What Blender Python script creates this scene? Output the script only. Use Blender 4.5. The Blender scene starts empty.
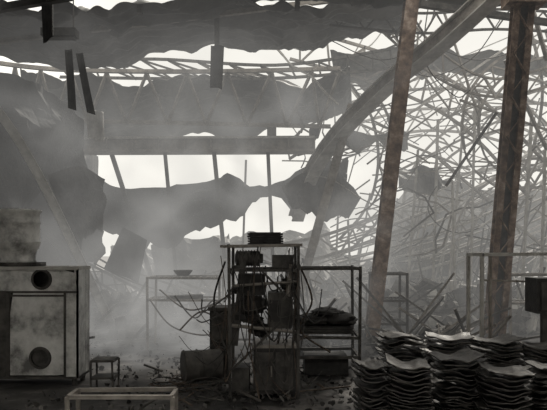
import bpy, math, random
from mathutils import Vector, noise
random.seed(7)
F=600.0; CX=273.5; HY=250.0; H=2.0
def S(px,py,d):
    """surveyed point: bearing read off the photograph, d = distance into the hall in metres"""
    return Vector(((px-CX)/F*d, d, H+(HY-py)/F*d))
sc=bpy.context.scene
sc.view_settings.view_transform='Standard'
# ---------------- materials
def mat(name,c1,c2,scale=3.0,rough=0.7,metal=0.0,bump=0.3,c3=None,transl=0.0):
    m=bpy.data.materials.new(name); m.use_nodes=True
    nt=m.node_tree; N=nt.nodes; L=nt.links
    b=N['Principled BSDF']
    tc=N.new('ShaderNodeTexCoord')
    n=N.new('ShaderNodeTexNoise'); n.inputs['Scale'].default_value=scale; n.inputs['Detail'].default_value=8; n.inputs['Roughness'].default_value=0.65
    L.new(tc.outputs['Object'],n.inputs['Vector'])
    r=N.new('ShaderNodeValToRGB')
    r.color_ramp.elements[0].position=0.35; r.color_ramp.elements[0].color=(*c1,1)
    r.color_ramp.elements[1].position=0.68; r.color_ramp.elements[1].color=(*c2,1)
    if c3:
        e=r.color_ramp.elements.new(0.52); e.color=(*c3,1)
    L.new(n.outputs['Fac'],r.inputs['Fac']); L.new(r.outputs['Color'],b.inputs['Base Color'])
    b.inputs['Roughness'].default_value=rough; b.inputs['Metallic'].default_value=metal
    n2=N.new('ShaderNodeTexNoise'); n2.inputs['Scale'].default_value=scale*6; n2.inputs['Detail'].default_value=5
    L.new(tc.outputs['Object'],n2.inputs['Vector'])
    bp=N.new('ShaderNodeBump'); bp.inputs['Strength'].default_value=bump; bp.inputs['Distance'].default_value=0.02
    L.new(n2.outputs['Fac'],bp.inputs['Height']); L.new(bp.outputs['Normal'],b.inputs['Normal'])
    return m
soot=mat('sooty_steel',(.018,.0165,.015),(.10,.091,.081),4)
char=mat('charred_black',(.008,.0075,.007),(.04,.036,.033),6)
steel=mat('ash_grey_steel',(.10,.088,.076),(.33,.30,.265),3,0.6,0.1)
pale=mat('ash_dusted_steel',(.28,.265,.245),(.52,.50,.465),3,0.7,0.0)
rust=mat('rusted_steel',(.07,.044,.031),(.42,.325,.26),5,0.8,0.0,.4,(.20,.135,.097))
sheetm=mat('burnt_roof_sheet',(.018,.0175,.017),(.12,.115,.108),0.9,0.6)
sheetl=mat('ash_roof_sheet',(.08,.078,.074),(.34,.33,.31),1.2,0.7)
floorm=mat('ash_covered_concrete',(.018,.017,.0165),(.20,.185,.172),1.0,0.8,0,.9,(.05,.046,.043))
groundm=mat('ash_ground',(.10,.095,.09),(.22,.21,.2),0.5,0.95)
wallm=mat('scorched_wall',(.015,.015,.015),(.07,.067,.063),0.9,0.9)
panelm=mat('scorched_enamel',(.12,.115,.11),(.72,.71,.68),2.2,0.5,0,.2,(.52,.51,.485))
traym=mat('sooty_tray',(.016,.0145,.0135),(.12,.11,.1),9,0.5,0.2,.4)
rubm=mat('ash_rubble',(.03,.028,.026),(.2,.188,.172),3,0.9,0,.6)
copper=mat('scorched_cable',(.02,.015,.012),(.12,.085,.06),8,0.7)

# ---------------- mesh builder
class B:
    def __init__(s,name): s.n=name; s.v=[]; s.f=[]; s.mi=[]; s.mats=[]
    def m(s,mt):
        if mt not in s.mats: s.mats.append(mt)
        return s.mats.index(mt)
    def add(s,vs,fs,mt):
        o=len(s.v); s.v+= [tuple(v) for v in vs]; k=s.m(mt)
        for f in fs: s.f.append([i+o for i in f]); s.mi.append(k)
    def frame(s,p0,p1,up=None,roll=0):
        a=(p1-p0).normalized()
        u=Vector(up) if up else Vector((0,0,1))
        if abs(a.dot(u))>0.93: u=Vector((0,-1,0))
        x=a.cross(u).normalized(); y=x.cross(a).normalized()
        if roll:
            c,q=math.cos(roll),math.sin(roll); x,y=x*c+y*q,y*c-x*q
        return a,x,y
    def box(s,p0,p1,w,h,mt,ox=0,oy=0,up=None,roll=0,w1=None,h1=None):
        p0=Vector(p0);p1=Vector(p1)
        a,x,y=s.frame(p0,p1,up,roll); vs=[]
        for p,ww,hh in ((p0,w,h),(p1,w1 or w,h1 or h)):
            for sx,sy in ((-1,-1),(1,-1),(1,1),(-1,1)):
                vs.append(p+x*(ox+sx*ww/2)+y*(oy+sy*hh/2))
        s.add(vs,[(3,2,1,0),(4,5,6,7),(0,1,5,4),(1,2,6,5),(2,3,7,6),(3,0,4,7)],mt)
    def ibeam(s,p0,p1,w,h,mt,up=None,t=None,roll=0):
        t=t or h*0.08
        s.box(p0,p1,w,t,mt,0,h/2-t/2,up,roll); s.box(p0,p1,w,t,mt,0,-h/2+t/2,up,roll)
        s.box(p0,p1,t,h-2*t,mt,0,0,up,roll)
    def angle(s,p0,p1,w,mt,roll=0):
        t=w*0.16
        s.box(p0,p1,w,t,mt,0,0,None,roll); s.box(p0,p1,t,w,mt,-w/2+t/2,w/2,None,roll)
    def ab(s,x0,x1,y0,y1,z0,z1,mt):
        s.add([(x0,y0,z0),(x1,y0,z0),(x1,y1,z0),(x0,y1,z0),(x0,y0,z1),(x1,y0,z1),(x1,y1,z1),(x0,y1,z1)],
          [(3,2,1,0),(4,5,6,7),(0,1,5,4),(1,2,6,5),(2,3,7,6),(3,0,4,7)],mt)
    def tube(s,p0,p1,r,mt,n=12,r1=None,cap=True):
        p0=Vector(p0);p1=Vector(p1); a,x,y=s.frame(p0,p1); vs=[]
        for p,rr in ((p0,r),(p1,r1 if r1 is not None else r)):
            for i in range(n):
                t=2*math.pi*i/n; vs.append(p+x*math.cos(t)*rr+y*math.sin(t)*rr)
        fs=[(i,(i+1)%n,n+(i+1)%n,n+i) for i in range(n)]
        if cap: fs+= [tuple(range(n-1,-1,-1)),tuple(range(n,2*n))]
        s.add(vs,fs,mt)
    def lathe(s,c,axis,prof,mt,n=32):
        c=Vector(c); a=Vector(axis).normalized()
        _,x,y=s.frame(c,c+a); vs=[]
        for (t,r) in prof:
            for i in range(n):
                th=2*math.pi*i/n; vs.append(c+a*t+x*math.cos(th)*r+y*math.sin(th)*r)
        fs=[]
        for k in range(len(prof)-1):
            for i in range(n): fs.append((k*n+i,k*n+(i+1)%n,(k+1)*n+(i+1)%n,(k+1)*n+i))
        s.add(vs,fs,mt)
    def line(s,pts,w,mt,kind='box',h=None):
        for a,b in zip(pts[:-1],pts[1:]):
            d=(b-a).normalized()*w*0.2
            if kind=='box': s.box(a-d,b+d,w,h or w,mt)
            elif kind=='I': s.ibeam(a-d,b+d,w,h or w,mt)
            elif kind=='tube': s.tube(a-d,b+d,w/2,mt,8)
            else: s.angle(a-d,b+d,w,mt)
    def done(s,smooth=False,thick=0):
        me=bpy.data.meshes.new(s.n); me.from_pydata(s.v,[],s.f); 
        for mm in s.mats: me.materials.append(mm)
        me.polygons.foreach_set('material_index',s.mi)
        if smooth: me.polygons.foreach_set('use_smooth',[True]*len(me.polygons))
        me.update(); o=bpy.data.objects.new(s.n,me); sc.collection.objects.link(o)
        if thick:
            md=o.modifiers.new('t','SOLIDIFY'); md.thickness=thick
        return o
def interp(pts,t):
    n=len(pts)-1; x=min(max(t,0),1)*n; i=min(int(x),n-1); f=x-i
    p0=pts[max(i-1,0)];p1=pts[i];p2=pts[i+1];p3=pts[min(i+2,n)]
    return 0.5*((2*p1)+(p2-p0)*f+(2*p0-5*p1+4*p2-p3)*f*f+(3*p1-p0-3*p2+p3)*f*f*f)
def curve(pts,n): return [interp(pts,i/n) for i in range(n+1)]
def sheet(b,top,bot,mt,nu=120,nv=16,corr=0.03,pitch=0.22,sag=0.25,rag=0.06,seed=0,across=False,crease=0.0):
    """corrugated metal sheet spanning two edge lines, dented, creased and ragged"""
    W=sum(((top[i+1]-top[i]).length for i in range(len(top)-1)))
    vs=[];
    e1=(top[-1]-top[0]).normalized(); e2=((bot[0]+bot[-1])/2-(top[0]+top[-1])/2).normalized()
    nrm=e1.cross(e2).normalized()
    Hh=((bot[0]+bot[-1])/2-(top[0]+top[-1])/2).length
    for j in range(nv+1):
        v=j/nv
        for i in range(nu+1):
            u=i/nu; a=interp(top,u); c=interp(bot,u)
            rg=rag*noise.noise(Vector((u*W*1.3,seed,7)))*2+rag*0.7*noise.noise(Vector((u*W*5,seed,3)))
            p=a.lerp(c,v+ (rg*v/(max((c-a).length,.3))))
            q=Vector((u*W*0.45+seed*3.1,v*Hh*0.45,seed))
            p=p+nrm*(sag*noise.noise(q)*2+sag*.5*noise.noise(q*3))
            if crease: p=p+nrm*crease*(abs(noise.noise(q*1.7))+.5*abs(noise.noise(q*4)))
            ph=(v*Hh if across else u*W)/pitch*2*math.pi
            p=p+nrm*corr*math.sin(ph)
            vs.append(p)
    fs=[]
    for j in range(nv):
        for i in range(nu):
            k=j*(nu+1)+i; fs.append((k,k+1,k+nu+2,k+nu+1))
    b.add(vs,fs,mt)
def truss(b,top,bot,n,w,mt,ww=None,kind='L'):
    T=curve(top,n);Bt=curve(bot,n)
    b.line(T,w,mt,kind);b.line(Bt,w,mt,kind)
    ww=ww or w*0.6
    for i in range(n):
        if i%2==0: b.box(T[i],Bt[i+1],ww,ww,mt)
        else: b.box(Bt[i],T[i+1],ww,ww,mt)

# ---------------- ground and floor
b=B('floor')
nx,ny=110,230
vs=[];fs=[]
for j in range(ny+1):
    for i in range(nx+1):
        x=-9+22*i/nx; y=-12+46*j/ny
        z=0.05*noise.noise(Vector((x*.8,y*.8,0)))+0.04*noise.noise(Vector((x*3,y*3,1)))
        vs.append((x,y,z-0.04))
for j in range(ny):
    for i in range(nx):
        k=j*(nx+1)+i; fs.append((k,k+1,k+nx+2,k+nx+1))
b.add(vs,fs,floorm); b.done(True)
b=B('ground'); b.add([(-120,-60,-.12),(120,-60,-.12),(120,200,-.12),(-120,200,-.12)],[(0,1,2,3)],groundm); b.done()

# ---------------- shell of the hall
b=B('wall_left')
b.ab(-8.3,-8.0,-12,27,-.1,2.4,wallm); b.ab(-8.3,-8.1,-12,9,2.4,7.4,wallm)
for y in range(-10,28,4): b.ibeam(Vector((-7.9,y,0)),Vector((-7.9+.1*random.random(),y,7)),.2,.25,soot)
for z in (3.4,4.7,6.0): b.box((-8,-12,z),(-8,27,z-.1),.08,.14,soot)
sheet(b,[Vector((-8.15,9,7.4)),Vector((-8.1,15,7.3)),Vector((-8.2,21,7.0)),Vector((-8.0,27,6.2))],
        [Vector((-8.15,9,2.3)),Vector((-8.1,15,2.3)),Vector((-8.15,21,2.4)),Vector((-8.1,27,2.2))],wallm,140,20,.03,.25,.15,.1,3)
b.done(True)
b=B('wall_right'); b.ab(10.4,10.7,-12,19,-.1,7.4,wallm)
for y in range(-10,19,4): b.ibeam(Vector((10.3,y,0)),Vector((10.3,y,7)),.2,.25,soot)
b.done()
b=B('wall_front'); b.ab(-8.3,-5,-12.3,-12,-.1,7.4,wallm); b.ab(7,10.7,-12.3,-12,-.1,7.4,wallm); b.ab(-5,7,-12.3,-12,5,7.4,wallm); b.done()  # unseen wall, wide opening left in it to admit soft fill light
# roof over the near bays: unseen, one bay left open to let in fill light
b=B('ceiling'); b.ab(-8.3,10.7,1.0,9.6,7.4,7.5,wallm); b.ab(-8.3,10.7,-12.3,-7.0,7.4,7.5,wallm)
for y in range(-10,10,3): b.ibeam(Vector((-8,y,7.25)),Vector((10.4,y,7.25)),.15,.3,soot)
b.done()

# ---------------- roof sheets
def SH(name,top,bot,mt,flat=False,**k):
    b=B(name); sheet(b,[S(*p) for p in top],[S(*p) for p in bot],mt,**k); return b.done(not flat,0.012)
SH('roof_sheet',[(-60,4,10.5),(40,12,11),(120,11,11.5),(240,9,12),(330,4,12.5),(430,-2,13)],
   [(-60,62,15),(30,66,15.5),(100,74,16),(160,60,16),(240,48,16),(300,56,16),(345,44,16),(400,46,16)],sheetm,nu=220,nv=50,sag=.14,rag=.3,seed=1,corr=.03,across=True,pitch=.4,crease=.45)
SH('roof_sheet',[(20,70,17),(100,86,17),(200,84,17.4),(300,84,17.6),(350,74,17.6)],
   [(30,150,22),(110,150,22),(200,140,22),(300,130,22),(352,110,22)],sheetm,nu=160,nv=40,sag=.2,rag=.25,seed=2,corr=.03,across=True,pitch=.4,crease=.5)
SH('roof_sheet',[(250,-20,11),(330,-22,11.4),(420,-20,11.8),(600,-20,12)],
   [(235,2,12.4),(320,-1,12.4),(400,1,12.5),(600,10,13)],sheetm,nu=100,nv=12,sag=.1,rag=.25,seed=31,corr=.03,across=True,pitch=.4)
SH('roof_sheet',[(-60,-40,9),(0,-40,9),(40,-40,9),(70,-40,9)],
   [(-60,6,10.6),(0,2,10.6),(36,-3,10.6),(64,-12,10.6)],sheetm,nu=50,nv=12,sag=.1,rag=.15,seed=32,corr=.03,across=True,pitch=.4)
# sagging torn sheets under the girder
SH('torn_roof_sheet',[(78,160,19.5),(95,172,19.4),(120,188,19.3),(165,184,19.4),(205,174,19.5),(235,172,19.6),(275,180,19.4),(315,160,19.6),(350,150,19.8)],
   [(70,240,18.5),(95,228,18.4),(125,234,18.3),(158,248,18.4),(195,230,18.6),(235,214,18.8),(268,192,19),(305,210,19),(345,198,19)],char,flat=True,nu=64,nv=9,sag=.22,rag=.16,seed=5,corr=.0,pitch=.3,crease=.8)
SH('torn_roof_sheet',[(150,244,21),(178,236,21),(210,236,21),(228,230,21)],[(155,282,20),(178,292,20),(208,276,20),(236,290,20)],sheetl,flat=True,nu=24,nv=9,sag=.25,rag=.25,seed=45,corr=.0,pitch=.3,crease=.7)
SH('hanging_cladding_panel',[(123,227,16),(147,240,15.9)],[(104,268,16),(138,283,15.8)],char,nu=30,nv=20,sag=.04,rag=.03,seed=6)
SH('hanging_cladding_panel',[(283,178,17),(330,168,17.2),(362,196,17)],[(290,198,16.7),(325,216,16.6),(350,216,16.8)],sheetm,flat=True,nu=18,nv=6,sag=.12,rag=.2,seed=8,corr=.0,crease=.5)
SH('hanging_cladding_panel',[(338,128,17),(385,132,17.5),(415,128,18)],[(345,146,16.8),(385,150,17),(412,146,17.8)],sheetm,flat=True,nu=20,nv=5,sag=.15,rag=.3,seed=9,corr=.0,crease=.4)
SH('hanging_cladding_panel',[(396,168,19),(430,160,19),(450,176,19)],[(400,186,18.6),(428,190,18.6),(446,186,18.6)],sheetm,flat=True,nu=14,nv=5,sag=.15,rag=.25,seed=49,corr=.0,crease=.4)
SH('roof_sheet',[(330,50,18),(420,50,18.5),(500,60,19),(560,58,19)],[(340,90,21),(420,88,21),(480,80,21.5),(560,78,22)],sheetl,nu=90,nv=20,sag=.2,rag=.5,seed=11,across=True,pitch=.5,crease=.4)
# left crumpled cladding
SH('crumpled_wall_cladding',[(-40,60,14),(20,75,15),(60,95,16),(92,120,16.5)],[(-40,210,13.5),(15,262,14.5),(60,268,16),(112,258,17)],wallm,flat=True,nu=36,nv=26,sag=.4,rag=.4,seed=12,corr=.0,crease=1.3)
SH('crumpled_wall_cladding',[(86,108,15.5),(103,112,15.5)],[(88,138,15.4),(104,142,15.4)],pale,nu=16,nv=16,sag=.04,rag=.05,seed=13)  # pale colour paints in the light catching this piece
SH('crumpled_wall_cladding',[(54,172,14.5),(84,164,15),(108,178,15.4)],[(66,232,14.4),(88,238,14.8),(106,230,15.4)],sheetm,flat=True,nu=14,nv=10,sag=.2,rag=.25,seed=43,corr=.0,crease=.7)
SH('hanging_roof_strip',[(38,-14,10),(50,-14,10)],[(44,44,10),(54,40,10)],char,nu=12,nv=30,sag=.1,rag=.05,seed=14)
SH('hanging_roof_strip',[(63,48,11),(71,48,11)],[(68,108,11),(77,112,11)],char,nu=12,nv=30,sag=.08,rag=.05,seed=15)
SH('hanging_roof_strip',[(74,52,11.2),(82,52,11.2)],[(86,112,11.3),(95,114,11.3)],char,nu=12,nv=30,sag=.08,rag=.05,seed=16)
SH('hanging_roof_strip',[(211,46,13),(224,46,13)],[(210,88,13),(222,88,13)],char,nu=12,nv=20,sag=.03,rag=.05,seed=17)
b=B('hanging_light_fixture'); p=S(60,34,11.2)
b.ab(p.x-.32,p.x+.32,p.y-.12,p.y+.12,p.z-.06,p.z+.08,char); b.ab(p.x-.28,p.x+.28,p.y-.09,p.y+.09,p.z-.09,p.z-.06,soot)
for s_ in (-.25,.25): b.tube((p.x+s_,p.y,p.z+.08),(p.x+s_,p.y,p.z+.9),.012,soot,6)
b.done()

# ---------------- main girder and roof trusses
b=B('crane_girder')
g0,g1=S(32,146,18.3),S(314,145,18.3)
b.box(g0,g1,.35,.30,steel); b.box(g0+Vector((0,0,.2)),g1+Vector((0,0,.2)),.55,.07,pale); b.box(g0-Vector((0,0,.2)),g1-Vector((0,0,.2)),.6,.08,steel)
for k in range(12):
    p=g0.lerp(g1,k/11); b.ab(p.x-.02,p.x+.02,p.y-.28,p.y+.28,p.z-.18,p.z+.18,steel)
for t in (.85,1.0):
    p=g0.lerp(g1,t); b.ab(p.x-.14,p.x+.14,p.y-.2,p.y+.2,p.z+.23,p.z+.5,soot)
b.done()
def TR(name,top,bot,n,w,mt,**k):
    b=B(name); truss(b,[S(*p) for p in top],[S(*p) for p in bot],n,w*.85,mt,**k); return b.done()
TR('roof_truss',[(-20,62,16.5),(60,71,16.6),(200,73,16.8),(340,70,17)],[(-20,118,17.4),(60,122,17.5),(200,125,17.7),(330,128,17.9)],22,.14,steel)
TR('roof_truss',[(60,66,17.5),(150,60,17.5),(280,66,17.5),(390,50,17.5)],[(60,78,17.5),(200,80,17.5),(300,78,17.5),(400,68,17.5)],26,.10,soot)
TR('roof_truss',[(300,30,19),(400,60,19),(480,100,19),(560,180,19)],[(290,60,19),(380,86,19),(460,126,19),(530,200,19)],18,.12,steel)
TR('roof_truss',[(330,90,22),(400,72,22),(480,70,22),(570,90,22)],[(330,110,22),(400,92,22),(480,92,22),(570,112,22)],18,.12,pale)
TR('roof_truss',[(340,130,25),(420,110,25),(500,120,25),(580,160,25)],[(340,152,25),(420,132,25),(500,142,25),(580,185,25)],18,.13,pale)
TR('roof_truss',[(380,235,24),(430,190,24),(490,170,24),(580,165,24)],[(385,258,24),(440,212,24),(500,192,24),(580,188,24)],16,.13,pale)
TR('roof_truss',[(400,10,15),(450,60,15.5),(500,80,16),(570,60,16)],[(380,30,15),(440,80,15.5),(500,98,16),(570,80,16)],14,.08,steel)
TR('roof_truss',[(330,8,14),(420,14,14),(500,10,14),(600,16,14)],[(330,26,14),(420,34,14),(500,30,14),(600,36,14)],20,.07,soot)
TR('twisted_roof_truss',[(180,90,19.5),(235,75,19.5),(290,84,19.5),(318,110,19.5),(316,140,19.5),(290,160,19.5)],[(186,104,19.5),(235,92,19.5),(278,98,19.5),(300,118,19.5),(300,134,19.5),(282,146,19.5)],18,.1,steel)
TR('twisted_roof_truss',[(560,40,17),(520,48,17),(480,78,17),(462,120,17.3),(470,165,17.6),(500,190,18)],[(560,56,17),(526,64,17),(494,88,17),(478,122,17.3),(486,158,17.6),(506,176,18)],18,.08,steel)
TR('twisted_roof_truss',[(350,85,20),(372,120,20),(378,165,20),(366,210,20),(340,240,20)],[(364,80,20),(388,118,20),(394,168,20),(382,216,20),(352,250,20)],16,.1,steel)
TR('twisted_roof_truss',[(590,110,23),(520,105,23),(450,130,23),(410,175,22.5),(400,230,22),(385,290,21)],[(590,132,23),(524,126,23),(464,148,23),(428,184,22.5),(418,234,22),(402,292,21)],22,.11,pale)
TR('twisted_roof_truss',[(590,190,21),(530,170,21),(480,190,21),(455,230,20.5),(450,290,20)],[(590,208,21),(532,188,21),(492,204,21),(470,236,20.5),(464,292,20)],20,.10,steel)
TR('twisted_roof_truss',[(545,30,20),(560,90,20),(548,160,20),(515,220,20),(500,300,19)],[(530,30,20),(542,90,20),(530,156,20),(498,216,20),(484,300,19)],20,.09,steel)
TR('fallen_roof_truss',[(195,300,20),(250,255,20),(330,235,21),(420,200,22)],[(200,318,20),(260,275,20),(335,255,21),(425,222,22)],16,.12,steel)
TR('fallen_roof_truss',[(300,330,19),(380,290,20),(470,275,21),(580,240,22)],[(305,345,19),(385,308,20),(470,294,21),(580,262,22)],18,.12,pale)
TR('fallen_roof_truss',[(90,300,19),(150,330,18),(215,340,17)],[(95,288,19),(155,316,18),(220,322,17)],12,.09,steel)
TR('fallen_roof_truss',[(60,262,18),(110,290,17.5),(160,318,17),(190,345,16)],[(72,256,18),(122,282,17.5),(172,308,17),(204,338,16)],14,.07,soot)

# ---------------- columns and rafters
def COL(name,p0,p1,w,h,mt,kind='I'):
    b=B(name)
    if kind=='I': b.ibeam(p0,p1,w,h,mt,t=.03)
    else: b.box(p0,p1,w,h,mt)
    if p0.z<.3: b.ab(p0.x-w,p0.x+w,p0.y-h*.8,p0.y+h*.8,-.08,.03,mt)
    return b.done()
def onfloor(px,d): v=S(px,250,d); v.z=0; return v
def tofloor(pa,pb):
    t=pa.z/(pa.z-pb.z); return pa+(pb-pa)*t
a=S(412,-4,12.2); c=S(371,340,12.6)
b=B('steel_column'); q=tofloor(a,c); b.ibeam(q,a,.27,.3,rust,t=.03); b.box(q,a,.07,.02,pale,-.08,-.16); b.ab(q.x-.25,q.x+.25,q.y-.25,q.y+.25,-.08,.03,rust); b.done()
b=B('rusted_lattice_column'); a=S(524,-8,11.0); c=S(494,335,11.6); q=tofloor(a,c)
for s_ in (-.13,.13):
    o=Vector((s_,0,0)); b.ibeam(q+o,a+o,.12,.2,rust,t=.018)
for i in range(18):
    p=q.lerp(a,i/18); r=q.lerp(a,(i+1)/18); sg=1 if i%2 else -1
    b.box(p+Vector((-.13*sg,-.1,0)),r+Vector((.13*sg,-.1,0)),.06,.015,rust)
b.box(q+Vector((0,.06,0)),a+Vector((0,.06,0)),.2,.02,soot)
b.ab(q.x-.3,q.x+.3,q.y-.25,q.y+.25,-.08,.03,rust)
b.ab(a.x-.35,a.x+.35,a.y-.2,a.y+.2,a.z-.25,a.z-.05,rust)
b.done()
a=S(352,105,15.5); c=S(308,262,15.8); COL('leaning_steel_column',tofloor(a,c),a,.22,.24,steel)
b=B('bent_roof_rafter')
pts=curve([S(505,-18,11.2),S(440,42,12.5),S(385,86,14),S(340,132,15.5),S(312,172,17),S(296,218,18)],16)
for i in range(16):
    e=pts[i+1]+(pts[i+1]-pts[i])*.05
    b.box(pts[i],e,.2,.26,steel); b.box(pts[i],e,.38,.03,pale,0,.145); b.box(pts[i],e,.38,.03,pale,0,-.145)
b.done()
b=B('bent_wall_column'); pts=curve([S(-12,98,13.4),S(15,135,13.6),S(40,178,13.8),S(62,222,14),S(84,268,14.2),tofloor(S(62,222,14),S(84,268,14.2))],16); b.line(pts,.18,pale,'I',.2); b.done()
for (x0,y0,x1,y1,d,w) in [(112,155,124,192,18.2,.12),(165,153,173,240,18.2,.10),(214,152,216,172,18.2,.12),(268,153,272,240,18.2,.11)]:
    a=S(x0,y0,d); c=S(x1,y1,d); COL('hanger_post',tofloor(a,c),a,w,w,soot,'box')
COL('roof_hanger',S(217,-20,13),S(217,50,13.2),.1,.14,soot,'box')
COL('roof_hanger',S(141,-20,12),S(140,14,12),.1,.14,soot,'box')
COL('roof_hanger',S(299,-20,12),S(297,10,12),.1,.1,soot,'box')
COL('roof_purlin',S(-20,12,11),S(70,-4,9.6),.12,.12,soot,'box')
COL('roof_purlin',S(-20,44,13),S(430,-12,13),.10,.1,steel,'box')
COL('roof_purlin',S(420,4,12),S(600,30,13),.12,.12,soot,'box')
for (x0,x1,y1,d,w) in [(405,418,150,17,.06),(432,438,120,18,.07),(446,462,140,18,.06),(470,475,100,17,.06),(388,392,200,19,.06),(520,532,110,16,.07),(540,545,150,15,.06),(352,348,220,18,.06),(241,246,160,20,.07),(334,338,215,19,.06),(456,452,180,16,.05)]:
    a=S(x1,y1,d); q=onfloor(x0,d); COL('thin_steel_post',q,a,w,w,pale,'box')

b=B('tangled_bracing')
L=[(497,112,446,186,13,.05,soot),(440,0,480,120,16,.05,steel),(460,100,547,130,15,.05,steel),(530,0,547,60,13,.08,steel),(505,60,547,150,15,.07,steel),
   (366,0,450,110,16,.04,steel),(400,120,547,20,17,.06,pale),(350,120,470,170,18,.06,pale),(440,160,547,250,18,.07,pale),(380,180,500,120,20,.08,pale)]
for x0,y0,x1,y1,d,w,m_ in L: b.box(S(x0,y0,d),S(x1,y1,d+.8),w,w,m_)
for i in range(110):
    x=random.uniform(335,575); y=random.uniform(60,270); d=random.uniform(17,27); an=random.gauss(-.25,.6); l=random.uniform(20,100)
    b.box(S(x,y,d),S(x+l*math.cos(an),y+l*math.sin(an),d+random.uniform(-1.5,1.5)),random.uniform(.02,.06),.04,random.choice([pale,steel,pale,soot]))
for i in range(80):
    x=random.uniform(300,570); y=random.uniform(50,290); d=random.uniform(15.5,24); th=random.uniform(0,6.28); k=random.uniform(-.5,.5); st=random.uniform(8,22); pts=[]
    for j in range(7):
        pts.append(S(x,y,d)); x+=st*math.cos(th); y+=st*.8*math.sin(th); th+=k+random.gauss(0,.35); d+=random.uniform(-.2,.2)
    if max(p.z for p in pts)>8.3 and random.random()<.5: continue
    b.line(pts if i%2 else curve(pts,14),random.uniform(.02,.05),random.choice([pale,steel,soot]),'box')
for p in ([(360,-5,14),(390,25,14),(420,75,14.3),(470,60,14.5),(500,20,14)],[(330,40,15),(380,60,15),(430,48,15),(480,60,15),(547,40,15)],[(430,-5,13),(425,60,13.2),(455,96,13.5),(470,90,13.5)]):
    b.line(curve([S(*q) for q in p],24),.025,soot,'tube')
b.done()
b=B('collapsed_roof_purlins')
for i in range(26):
    t=i/25
    p0=S(330+10*t,238+95*t,19+2*random.random()); p1=S(580,110+190*t+random.uniform(-10,10),23)
    b.line(curve([p0,p0.lerp(p1,.5)+Vector((0,0,-.5+random.uniform(-.3,.3))),p1],5),.08,random.choice([pale,steel]),'box',.06)
for i in range(20):
    x=350+i*12; p0=S(x,330-random.random()*20,20); p1=S(x+random.uniform(15,50),150+random.random()*60,22); b.box(p0,p1,.05,.05,random.choice([pale,steel,soot]))
for i in range(24):
    x=random.uniform(90,260); y=random.uniform(255,330); an=random.gauss(.3,.5); l=random.uniform(25,90); d=random.uniform(15.5,19)
    b.line(curve([S(x,y,d),S(x+l*.5*math.cos(an),y+l*.5*math.sin(an)+random.uniform(-8,8),d),S(x+l*math.cos(an),y+l*math.sin(an),d)],6),random.uniform(.03,.08),random.choice([soot,steel,steel]),'box')
b.done()
hs=[((330,262,22),(400,250,22.5),(480,235,23),(590,220,24),(330,300,20),(400,290,20.5),(480,275,21),(590,260,22)),
    ((330,300,20),(400,290,20),(480,290,20),(590,280,21),(320,345,17),(400,340,17),(480,335,17.5),(590,330,18)),
    ((160,262,25),(230,245,25),(300,236,25),(360,240,25),(170,310,21),(240,305,21),(300,300,21),(360,310,21)),
    ((60,262,22),(110,252,23),(160,262,23),(220,258,23),(60,330,19),(110,325,19),(160,318,19),(215,325,19)),
    ((400,190,28),(440,180,28),(520,190,28),(610,180,28),(390,250,27),(440,250,27),(520,250,27),(610,245,27)),
    ((110,240,28),(170,246,28),(240,232,28),(330,220,28),(100,280,26),(170,280,26),(240,275,26),(330,280,26))]
for i,h_ in enumerate(hs):
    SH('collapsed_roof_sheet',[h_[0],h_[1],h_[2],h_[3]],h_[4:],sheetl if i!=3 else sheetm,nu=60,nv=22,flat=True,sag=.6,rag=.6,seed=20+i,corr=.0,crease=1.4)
def shard(b,c,s,mt):
    n=random.choice([4,5,5]); ax=Vector([random.gauss(0,1) for _ in range(3)]).normalized(); u=ax.orthogonal().normalized(); w=ax.cross(u)
    t=s*random.uniform(.05,.35); vs=[]
    rr=[(random.uniform(.5,1)*s,2*math.pi*(i+random.uniform(-.2,.2))/n) for i in range(n)]
    for k in (-1,1):
        for r,th in rr: vs.append(c+ax*t*k*.5+u*r*math.cos(th)+w*r*math.sin(th))
    b.add(vs,[tuple(range(n-1,-1,-1)),tuple(range(n,2*n))]+[(i,(i+1)%n,n+(i+1)%n,n+i) for i in range(n)],mt)
def heap(name,cx,cy,rx,ry,hz,n,mts,smin=.06,smax=.3,bars=0):
    b=B(name)
    N=20; vs=[];fs=[]
    for j in range(N+1):
        for i in range(N+1):
            x=-1+2*i/N;y=-1+2*j/N; r=min(1,math.hypot(x,y)); z=hz*.8*(1-r*r)*(0.7+.6*noise.noise(Vector((x*2+cx,y*2+cy,0))))
            vs.append((cx+x*rx,cy+y*ry,z-.09))
    for j in range(N):
        for i in range(N):
            k=j*(N+1)+i; fs.append((k,k+1,k+N+2,k+N+1))
    b.add(vs,fs,mts[0])
    for i in range(n):
        th=random.uniform(0,6.28); r=math.sqrt(random.random()); x=r*math.cos(th); y=r*math.sin(th)
        z=hz*.8*(1-r*r)*(0.7+.6*noise.noise(Vector((x*2+cx,y*2+cy,0))))
        shard(b,Vector((cx+x*rx,cy+y*ry,z)),random.uniform(smin,smax),random.choice(mts))
    for i in range(bars):
        x=random.uniform(-.8,.8);y=random.uniform(-.8,.8); p=Vector((cx+x*rx,cy+y*ry,hz*.3)); 
        d=Vector((random.gauss(0,1),random.gauss(0,.6),random.uniform(-.1,.9))).normalized()*random.uniform(.5,1.8)
        b.box(p,p+d,.04,.04,random.choice(mts))
    return b.done()
heap('rubble_heap',-4.2,16,2.2,2.5,1.0,260,[rubm,soot,sheetl],.08,.4,30)
heap('rubble_heap',0.2,17.5,3.5,2.6,1.2,360,[rubm,steel,sheetl,soot],.08,.45,50)
heap('rubble_heap',5.5,17,3.6,2.6,1.5,360,[rubm,pale,sheetl,soot],.08,.5,60)
heap('rubble_heap',1.2,12.3,1.0,1.0,.6,160,[soot,rubm,char],.05,.25,30)
heap('rubble_heap',3.2,11.6,.9,.8,.7,160,[rubm,soot,steel],.05,.25,30)
heap('rubble_heap',-5.3,11.5,1.2,1.2,.7,160,[soot,char],.05,.25,20)
b=B('floor_debris')
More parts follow.
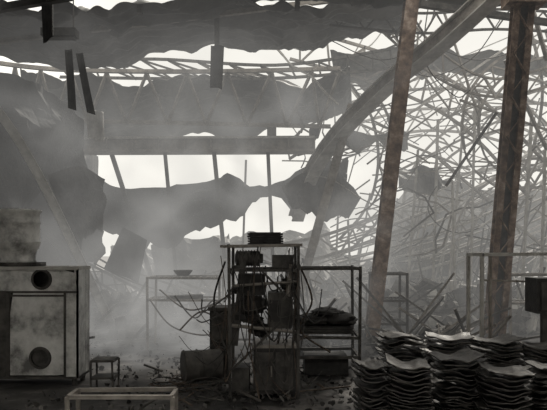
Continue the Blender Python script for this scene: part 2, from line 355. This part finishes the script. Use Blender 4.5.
for i in range(1700):
    x=random.uniform(-4.5,5) if i%2 else random.gauss(-.8,1.1); y=random.uniform(6,15) if i%2 else random.gauss(9.2,1.2)
    if x<-2.5 and y>8.4 and y<10 : continue
    shard(b,Vector((x,y,.0)),random.uniform(.012,.06),random.choice([soot,rubm,char,char,char]))
for i in range(20):
    x=random.uniform(-2.2,1.2); y=random.uniform(7.4,11); an=random.uniform(0,3.14); l=random.uniform(.2,.8)
    b.tube((x,y,.03),(x+l*math.cos(an),y+l*math.sin(an)*.7,.03+random.uniform(0,.08)),random.uniform(.01,.02),random.choice([soot,soot,copper]),8)
b.done()

# ---------------- foreground: oven cabinet
b=B('burnt_oven_cabinet')
x0,x1,y0,y1=-4.6,-2.93,9.0,9.55
def holed(b,x0,x1,z0,z1,y,cx,cz,r,mt,n=32):
    vs=[];fs=[]
    for i in range(n):
        th=2*math.pi*i/n; c,s_=math.cos(th),math.sin(th)
        k=min((x1-cx)/c if c>1e-6 else ((x0-cx)/c if c<-1e-6 else 1e9),(z1-cz)/s_ if s_>1e-6 else ((z0-cz)/s_ if s_<-1e-6 else 1e9))
        vs+= [Vector((cx+r*c,y,cz+r*s_)),Vector((cx+k*c,y,cz+k*s_))]
    for i in range(n):
        j=(i+1)%n; fs.append((2*i,2*j,2*j+1,2*i+1))
    b.add(vs,fs,mt)
    for cxn,czn in ((x0,z0),(x1,z0),(x0,z1),(x1,z1)):
        best=sorted(range(n),key=lambda i:(vs[2*i+1]-Vector((cxn,y,czn))).length)[:2]
        b.add([vs[2*best[0]+1],vs[2*best[1]+1],Vector((cxn,y,czn))],[(0,1,2)],mt)
    b.lathe((cx,y,cz),(0,-1,0),[(0,r),(.025,r+.0),(.025,r+.03),(0,r+.04)],soot)
b.ab(x0,x1,y1-.03,y1,.08,1.72,panelm); b.ab(x0,x0+.03,y0,y1,.08,1.72,panelm); b.ab(x1-.03,x1,y0,y1,.08,1.72,panelm)
b.ab(x0-.02,x1+.02,y0-.04,y1,1.70,1.75,pale); b.ab(x0,x1,y0,y1,.06,.1,soot)
b.ab(x0,x1,y0+.35,y0+.37,.1,1.7,char)
holed(b,-4.28,x1-.06,1.38,1.70,y0,-3.48,1.56,.12,panelm)
holed(b,-3.95,x1-.2,.12,1.36,y0,-3.5,.38,.13,panelm)
b.lathe((-3.5,y0+.03,.38),(0,-1,0),[(0,0),(0,.13)],soot,24)
b.ab(x0,-4.28,y0-.01,y0+.02,.1,1.7,steel); b.ab(-4.28,-3.95,y0,y0+.02,.1,1.38,soot); b.ab(x1-.2,x1,y0,y0+.03,.1,1.38,panelm); b.ab(x1-.06,x1,y0,y0+.02,1.38,1.7,panelm)
b.ab(-4.28,x1,y0-.02,y0,1.355,1.385,soot); b.ab(-4.0,-3.96,y0-.02,y0,.1,1.38,soot); b.ab(x1-.21,x1-.18,y0-.025,y0,.1,1.38,soot)
b.ab(-3.95,x1-.2,y0-.012,y0,1.3,1.33,soot)
for xx in (x0+.08,x1-.08):
    for yy in (y0+.08,y1-.08): b.tube((xx,yy,-.05),(xx,yy,.1),.04,soot)
b.done()
b=B('metal_tank'); c=(-3.95,9.28,1.80)
b.lathe(c,(0,0,1),[(0,0),(0,.24),(.02,.27),(.05,.25),(.18,.27),(.24,.31),(.3,.32),(.32,.335),(.34,.32),(.6,.32),(.62,.335),(.64,.32),(.76,.32),(.79,.345),(.82,.345),(.82,.30),(.7,.28),(.7,0)],panelm,36)
b.ab(-4.25,-3.6,9.05,9.5,1.752,1.81,soot)
b.done(True)

# ---------------- racks
def rack(name,x0,x1,y0,y1,z,shelves,w,mt,braces=False,smt=None,slats=0):
    b=B(name)
    for x in (x0,x1):
        for y in (y0,y1): b.box((x,y,-.06),(x+random.uniform(-.02,.02),y,z),w,w,mt)
    for h in shelves:
        for y in (y0,y1): b.box((x0,y,h),(x1,y,h+random.uniform(-.02,.02)),w,w,mt)
        for x in (x0,x1): b.box((x,y0,h),(x,y1,h),w,w,mt)
        if slats:
            for k in range(1,slats): 
                x=x0+(x1-x0)*k/slats; b.box((x,y0,h),(x,y1,h),w*.4,w*.4,mt)
        if smt: b.ab(x0,x1,y0,y1,h+w/2,h+w/2+.01,smt)
    if braces: b.box((x0,y1,.1),(x1,y1,z-.1),w*.5,w*.5,mt)
    return b
def pile(b,x,y,z,w,d,h,n,mt):
    for k in range(n):
        jx=random.uniform(-.03,.03); t=h/n; b.ab(x-w/2+jx,x+w/2+jx,y-d/2,y+d/2,z+k*t,z+k*t+t*.6,mt)
        b.ab(x-w/2+.03+jx,x+w/2-.03+jx,y-d/2+.03,y+d/2-.03,z+k*t+t*.6,z+(k+1)*t,char)
b=rack('metal_rack',-2.56,-1.1,12.2,13.0,1.45,[1.43,.98],.045,steel,slats=10); b.box((-2.2,12.4,1.0),(-1.5,12.6,1.02),.3,.1,soot)
b.lathe((-1.9,12.6,1.46),(0,0,1),[(0,0),(0,.12),(.1,.2),(.12,.2),(.02,0)],soot,20); b.done()
b=rack('burnt_machinery_frame',-.6,.34,8.3,8.95,2.08,[1.72,2.05],.04,soot)
b.box((-.72,8.3,2.05),(.4,8.3,2.07),.05,.04,steel); b.box((-.72,8.3,2.05),(-.72,8.95,2.05),.04,.04,steel)
pile(b,-.1,8.6,2.08,.5,.4,.17,5,char)
def motor(b,c,ax,r,l,mt):
    c=Vector(c); prof=[(0,0),(0,r*.4),(l*.05,r*.9)]
    for k in range(7):
        t=l*(.08+.1*k); prof+=[(t,r),(t+l*.03,r),(t+l*.04,r*.88),(t+l*.08,r*.88)]
    prof+=[(l*.85,r*.95),(l*.9,r*.6),(l,r*.55),(l,0)]
    b.lathe(c,ax,prof,mt,20); b.ab(c.x-.04,c.x+.12,c.y-.1,c.y+.1,c.z-r-.05,c.z-r*.8,mt)
def blob(b,cx,cy,cz,rx,ry,rz,mt,k=.5,N=16):
    vs=[];fs=[]
    for j in range(N+1):
        ph=math.pi*j/N
        for i in range(N):
            th=2*math.pi*i/N; v=Vector((math.sin(ph)*math.cos(th),math.sin(ph)*math.sin(th),math.cos(ph)))
            q=1+k*noise.noise(v*2.3+Vector((cx*5,cz*3,0)))+k*.5*noise.noise(v*6+Vector((cx*5,cz*3,0)))
            vs.append((cx+v.x*rx*q,cy+v.y*ry*q,cz+v.z*rz*q))
    for j in range(N):
        for i in range(N): fs.append((j*N+i,j*N+(i+1)%N,(j+1)*N+(i+1)%N,(j+1)*N+i))
    b.add(vs,fs,mt)
motor(b,(-.55,8.55,1.88),(1,.1,0),.12,.4,soot); motor(b,(-.5,8.55,1.2),(1,-.2,.1),.14,.4,char)
b.ab(-.5,-.12,8.45,8.85,1.36,1.66,char); b.ab(-.02,.28,8.4,8.8,1.75,1.93,soot); b.ab(-.08,.26,8.4,8.85,.9,1.4,soot); b.ab(-.05,.1,8.37,8.4,1.0,1.3,char)
b.box((-.55,8.5,.65),(-.42,8.5,1.95),.09,.09,soot); b.tube((.2,8.4,1.35),(.25,8.4,1.8),.03,steel); b.tube((-.58,8.35,.95),(.32,8.35,.86),.025,steel); b.tube((-.58,8.35,1.5),(.32,8.35,1.56),.02,steel)
b.box((-.62,8.3,.3),(.1,8.3,1.0),.03,.03,soot); b.box((-.2,8.3,1.75),(.34,8.3,1.2),.03,.03,soot)
for i in range(9): blob(b,random.uniform(-.5,.25),random.uniform(8.5,8.8),random.uniform(.65,1.7),random.uniform(.08,.16),.12,random.uniform(.05,.12),random.choice([char,soot]))
b.ab(-.28,.3,8.32,8.9,0,.64,char); b.ab(-.25,.0,8.30,8.32,.06,.58,soot); b.ab(.03,.27,8.30,8.32,.06,.58,soot); b.ab(-.3,.32,8.3,8.92,.64,.68,steel)
b.tube((-.03,8.27,.25),(-.03,8.27,.4),.012,steel)
b.ab(-.58,-.34,8.4,8.8,0,.35,soot)
b.done()
b=B('burnt_cables')
for i in range(60):
    x0_=random.uniform(-.75,.4); z0_=random.uniform(1.1,2.05); x1_=x0_+random.uniform(-.7,.5); z1_=random.uniform(.05,1.5); y=random.uniform(8.15,8.9)
    mid=Vector(((x0_+x1_)/2+random.uniform(-.15,.15),y-random.uniform(0,.25),min(z0_,z1_)-random.uniform(.0,.3)))
    if mid.z<.03: mid.z=.03
    b.line(curve([Vector((x0_,y,z0_)),Vector((x0_+random.uniform(-.1,.1),y-.05,(z0_+mid.z)/2)),mid,Vector((x1_,y,z1_))],16),random.uniform(.008,.022),random.choice([char,copper,soot]),'tube')
for i in range(16):
    x=random.uniform(-1.6,-.8); y=random.uniform(8.0,9.0); r=random.uniform(.1,.3); z=.03
    b.line(curve([Vector((x+r*math.cos(t)*random.uniform(.8,1.2),y+r*math.sin(t),z+random.uniform(0,.1))) for t in (0,1.2,2.4,3.6,4.8,6)],24),.018,random.choice([char,copper,soot]),'tube')
for p in ([(175,296,11),(195,318,11),(215,300,11),(235,322,10.5)],[(160,290,11.5),(190,310,11),(228,296,10.5),(240,280,9)],[(225,262,8.8),(214,300,9),(222,340,9),(240,372,8.6)],[(298,262,9),(312,300,9.2),(300,330,9.4),(330,352,9.4)],[(180,330,10.5),(200,312,10.5),(222,318,10),(238,300,9)],[(150,300,12),(170,325,12),(200,335,11.5),(230,330,10)]):
    b.line(curve([S(*q) for q in p],24),.03,random.choice([soot,copper]),'tube')
b.done()
b=rack('metal_rack',.36,1.36,9.5,10.3,1.74,[1.70,.62,.3],.045,soot,slats=0)
b.box((.36,9.5,1.7),(.1,9.3,1.2),.03,.03,steel)
pile(b,.85,9.9,.65,.9,.6,.12,3,soot); b.ab(.5,1.2,9.6,10.2,0,.28,char)
b.done()
b=B('charred_sacks')
for (cx,cy,cz,rx,rz) in ((.7,9.9,.86,.3,.1),(1.05,9.85,.88,.26,.12),(1.2,9.95,.84,.18,.09),(.85,9.8,.99,.22,.07)): blob(b,cx,cy,cz,rx,.26,rz,char,.35,20)
b.done(True)
b=B('charred_motor_cabinet')
b.ab(-1.0,-.68,9.4,9.8,0,1.05,char); b.ab(-1.03,-.66,9.37,9.83,1.05,1.1,soot); b.ab(-.97,-.71,9.37,9.4,.6,1.0,soot); b.tube((-.84,9.37,.4),(-.84,9.3,.4),.1,soot,20)
for x in (-.96,-.72): b.tube((x,9.45,-.05),(x,9.45,.02),.04,char)
b.done()
b=B('fallen_drum'); c=Vector((-1.36,9.0,.25))
b.lathe(c,(1,.35,0),[(0,0),(0,.2),(.0,.24),(.02,.25),(.03,.235),(.2,.235),(.215,.25),(.23,.235),(.4,.235),(.415,.25),(.43,.235),(.54,.235),(.56,.25),(.57,.24),(.57,.22),(.52,.2),(.52,0)],soot,32); b.done(True)
b=rack('metal_stool',-2.62,-2.3,8.6,8.9,.40,[.40,.15],.025,soot,smt=soot); b.done()
b=rack('low_frame_table',-2.05,-1.02,6.0,6.3,.53,[.53],.04,steel); b.done()
b=rack('square_steel_frame',3.12,4.6,9.0,9.6,1.95,[1.93],.05,pale); b.box((3.25,9,-.05),(3.25,9,1.93),.04,.04,steel); b.box((3.1,9,1.55),(4.6,9,1.5),.03,.03,steel); b.done()
b=rack('metal_rack',4.9,6.0,12.4,13,1.5,[1.48,.9],.05,steel,slats=8); b.done()
b=rack('metal_rack',2.2,2.9,13,13.8,1.5,[1.48,.9,.4],.05,soot,slats=8); b.done()
b=B('charred_control_box'); b.ab(3.52,3.9,8.0,8.4,1.15,1.62,char); b.ab(3.56,3.86,7.97,8.0,1.2,1.57,soot); b.box((3.7,8.2,-.05),(3.7,8.2,1.15),.08,.08,soot); b.ab(3.52,3.9,8.0,8.4,-.05,.02,soot); b.done()

# ---------------- stacks of warped trays
def traystack(cx,cy,n,w,d,rot,z0=0.0,sp=.04):
    b=B('warped_tray_stack')
    lean=random.uniform(-.002,.002); ph0=random.uniform(0,6); zz=z0+.04
    ztop=z0+.04+n*sp; k=0
    while zz<ztop:
        k+=1
        jx=random.uniform(-.03,.03)+lean*k; jy=random.uniform(-.04,.04); jr=random.uniform(-.07,.07); sw=random.uniform(.9,1.06)
        tx=random.uniform(-.05,.05); ph=ph0+random.uniform(-.35,.35); am=random.uniform(.012,.026)
        c2,s2=math.cos(rot+jr),math.sin(rot+jr); nu,nv=28,8
        vs=[]
        for side in (0,-.012):
            for j in range(nv+1):
                for i in range(nu+1):
                    u=-.5+i/nu; v=-.5+j/nv
                    z=am*math.sin(u*math.pi*2.4+ph)+.018*noise.noise(Vector((u*5,v*3,k*.6+cx)))+tx*u
                    z+= .016*max(0,(abs(u)-.42)/.08)+ .018*max(0,(abs(v)-.42)/.08)
                    x=u*w*sw; y=v*d*(1-.12*max(0,(abs(u)-.38)/.12)**2)
                    vs.append((cx+jx+x*c2-y*s2, cy+jy+x*s2+y*c2, zz+z+side))
        M=(nu+1)*(nv+1); fs=[]
        for j in range(nv):
            for i in range(nu):
                q=j*(nu+1)+i; fs.append((q,q+1,q+nu+2,q+nu+1)); fs.append((M+q,M+q+nu+1,M+q+nu+2,M+q+1))
        for i in range(nu):
            fs.append((i,M+i,M+i+1,i+1)); q=nv*(nu+1)+i; fs.append((q,q+1,M+q+1,M+q))
        for j in range(nv):
            q=j*(nu+1); fs.append((q,q+nu+1,M+q+nu+1,M+q)); q+=nu; fs.append((q,M+q,M+q+nu+1,q+nu+1))
        b.add(vs,fs,traym)
        zz+=sp*random.uniform(.75,1.4)
    b.done(True)
for (px,py,d,w,r) in [(398,334,7.6,.54,.1),(446,336,7.7,.54,-.12),(492,337,7.5,.56,.1),(542,343,7.4,.58,-.1),(371,364,6.7,.34,.1),(410,362,6.5,.46,-.1),(456,356,6.7,.48,.12),(502,368,6.3,.48,-.1),(550,366,6.4,.48,.1)]:
    p=S(px,py,d); traystack(p.x,p.y,max(3,int((p.z-.04)/.04)),w,.46,r)

# ---------------- smoke volumes: absorption plus own glow, standing in for scattered daylight
def volbox(name,x0,x1,y0,y1,z0,z1,dens,col,em,noisy=False,sc_=.35,lo=.45,hi=.75,zf=None,xf=None):
    b=B(name); m=bpy.data.materials.new(name+'_glow'); m.use_nodes=True; nt=m.node_tree; nt.nodes.clear()
    o=nt.nodes.new('ShaderNodeOutputMaterial'); ab=nt.nodes.new('ShaderNodeVolumeAbsorption'); e=nt.nodes.new('ShaderNodeEmission'); ad=nt.nodes.new('ShaderNodeAddShader')
    ab.inputs['Color'].default_value=(0,0,0,1); ab.inputs['Density'].default_value=dens
    e.inputs['Color'].default_value=(*col,1); e.inputs['Strength'].default_value=dens*em
    nt.links.new(ab.outputs[0],ad.inputs[0]); nt.links.new(e.outputs[0],ad.inputs[1]); nt.links.new(ad.outputs[0],o.inputs['Volume'])
    if noisy:
        tc=nt.nodes.new('ShaderNodeTexCoord'); n=nt.nodes.new('ShaderNodeTexNoise'); n.inputs['Scale'].default_value=sc_; n.inputs['Detail'].default_value=4; n.inputs['Distortion'].default_value=.8
        mr=nt.nodes.new('ShaderNodeMapRange'); mr.inputs['From Min'].default_value=lo; mr.inputs['From Max'].default_value=hi; mr.inputs['To Max'].default_value=dens
        nt.links.new(tc.outputs['Object'],n.inputs['Vector']); nt.links.new(n.outputs['Fac'],mr.inputs['Value'])
        out=mr.outputs[0]; sx=nt.nodes.new('ShaderNodeSeparateXYZ'); nt.links.new(tc.outputs['Object'],sx.inputs[0])
        # smoke thins out towards the edges of the plume
        for ax,f in (('Z',zf),('X',xf)):
            if not f: continue
            for a_,b_ in f:
                g=nt.nodes.new('ShaderNodeMapRange'); g.interpolation_type='SMOOTHSTEP'; g.inputs['From Min'].default_value=a_; g.inputs['From Max'].default_value=b_
                nt.links.new(sx.outputs[ax],g.inputs['Value']); mu=nt.nodes.new('ShaderNodeMath'); mu.operation='MULTIPLY'
                nt.links.new(out,mu.inputs[0]); nt.links.new(g.outputs[0],mu.inputs[1]); out=mu.outputs[0]
        ml=nt.nodes.new('ShaderNodeMath'); ml.operation='MULTIPLY'; ml.inputs[1].default_value=em
        nt.links.new(out,ab.inputs['Density']); nt.links.new(out,ml.inputs[0]); nt.links.new(ml.outputs[0],e.inputs['Strength'])
    b.ab(x0,x1,y0,y1,z0,z1,m); return b.done()
volbox('smoke_haze',-7.8,20,9.8,33,-.1,16,.032,(1,.985,.945),.42)
volbox('smoke_plume',-7.5,7,10.5,19,-.1,7.4,.26,(1,.985,.95),.45,True,.5,.50,.76,[(7.2,5.0)],[(6.5,0.5),(-7.3,-5.5)])
volbox('smoke_plume',-4.6,0.2,9.9,15,-.05,2.8,.5,(1,.99,.96),.52,True,.8,.44,.8,[(2.6,0.3)],[(0.0,-1.2),(-4.5,-3.6)])

# ---------------- light
w=bpy.data.worlds.new('overcast_sky'); sc.world=w; w.use_nodes=True; nt=w.node_tree
bg=nt.nodes['Background']; bg.inputs['Color'].default_value=(1,.97,.89,1); bg.inputs['Strength'].default_value=1.65
sun=bpy.data.lights.new('sun','SUN'); sun.energy=8; sun.angle=math.radians(6); sun.color=(1,.95,.86); so=bpy.data.objects.new('sun',sun); sc.collection.objects.link(so)
so.rotation_euler=Vector((.35,.75,.9)).to_track_quat('Z','Y').to_euler()
cam=bpy.data.cameras.new('camera'); co=bpy.data.objects.new('camera',cam); sc.collection.objects.link(co)
co.location=(0,0,H); co.rotation_euler=(math.pi/2,0,0); cam.sensor_width=36; cam.lens=36*F/547; cam.shift_y=(HY-205)/547; cam.clip_end=500
sc.camera=co
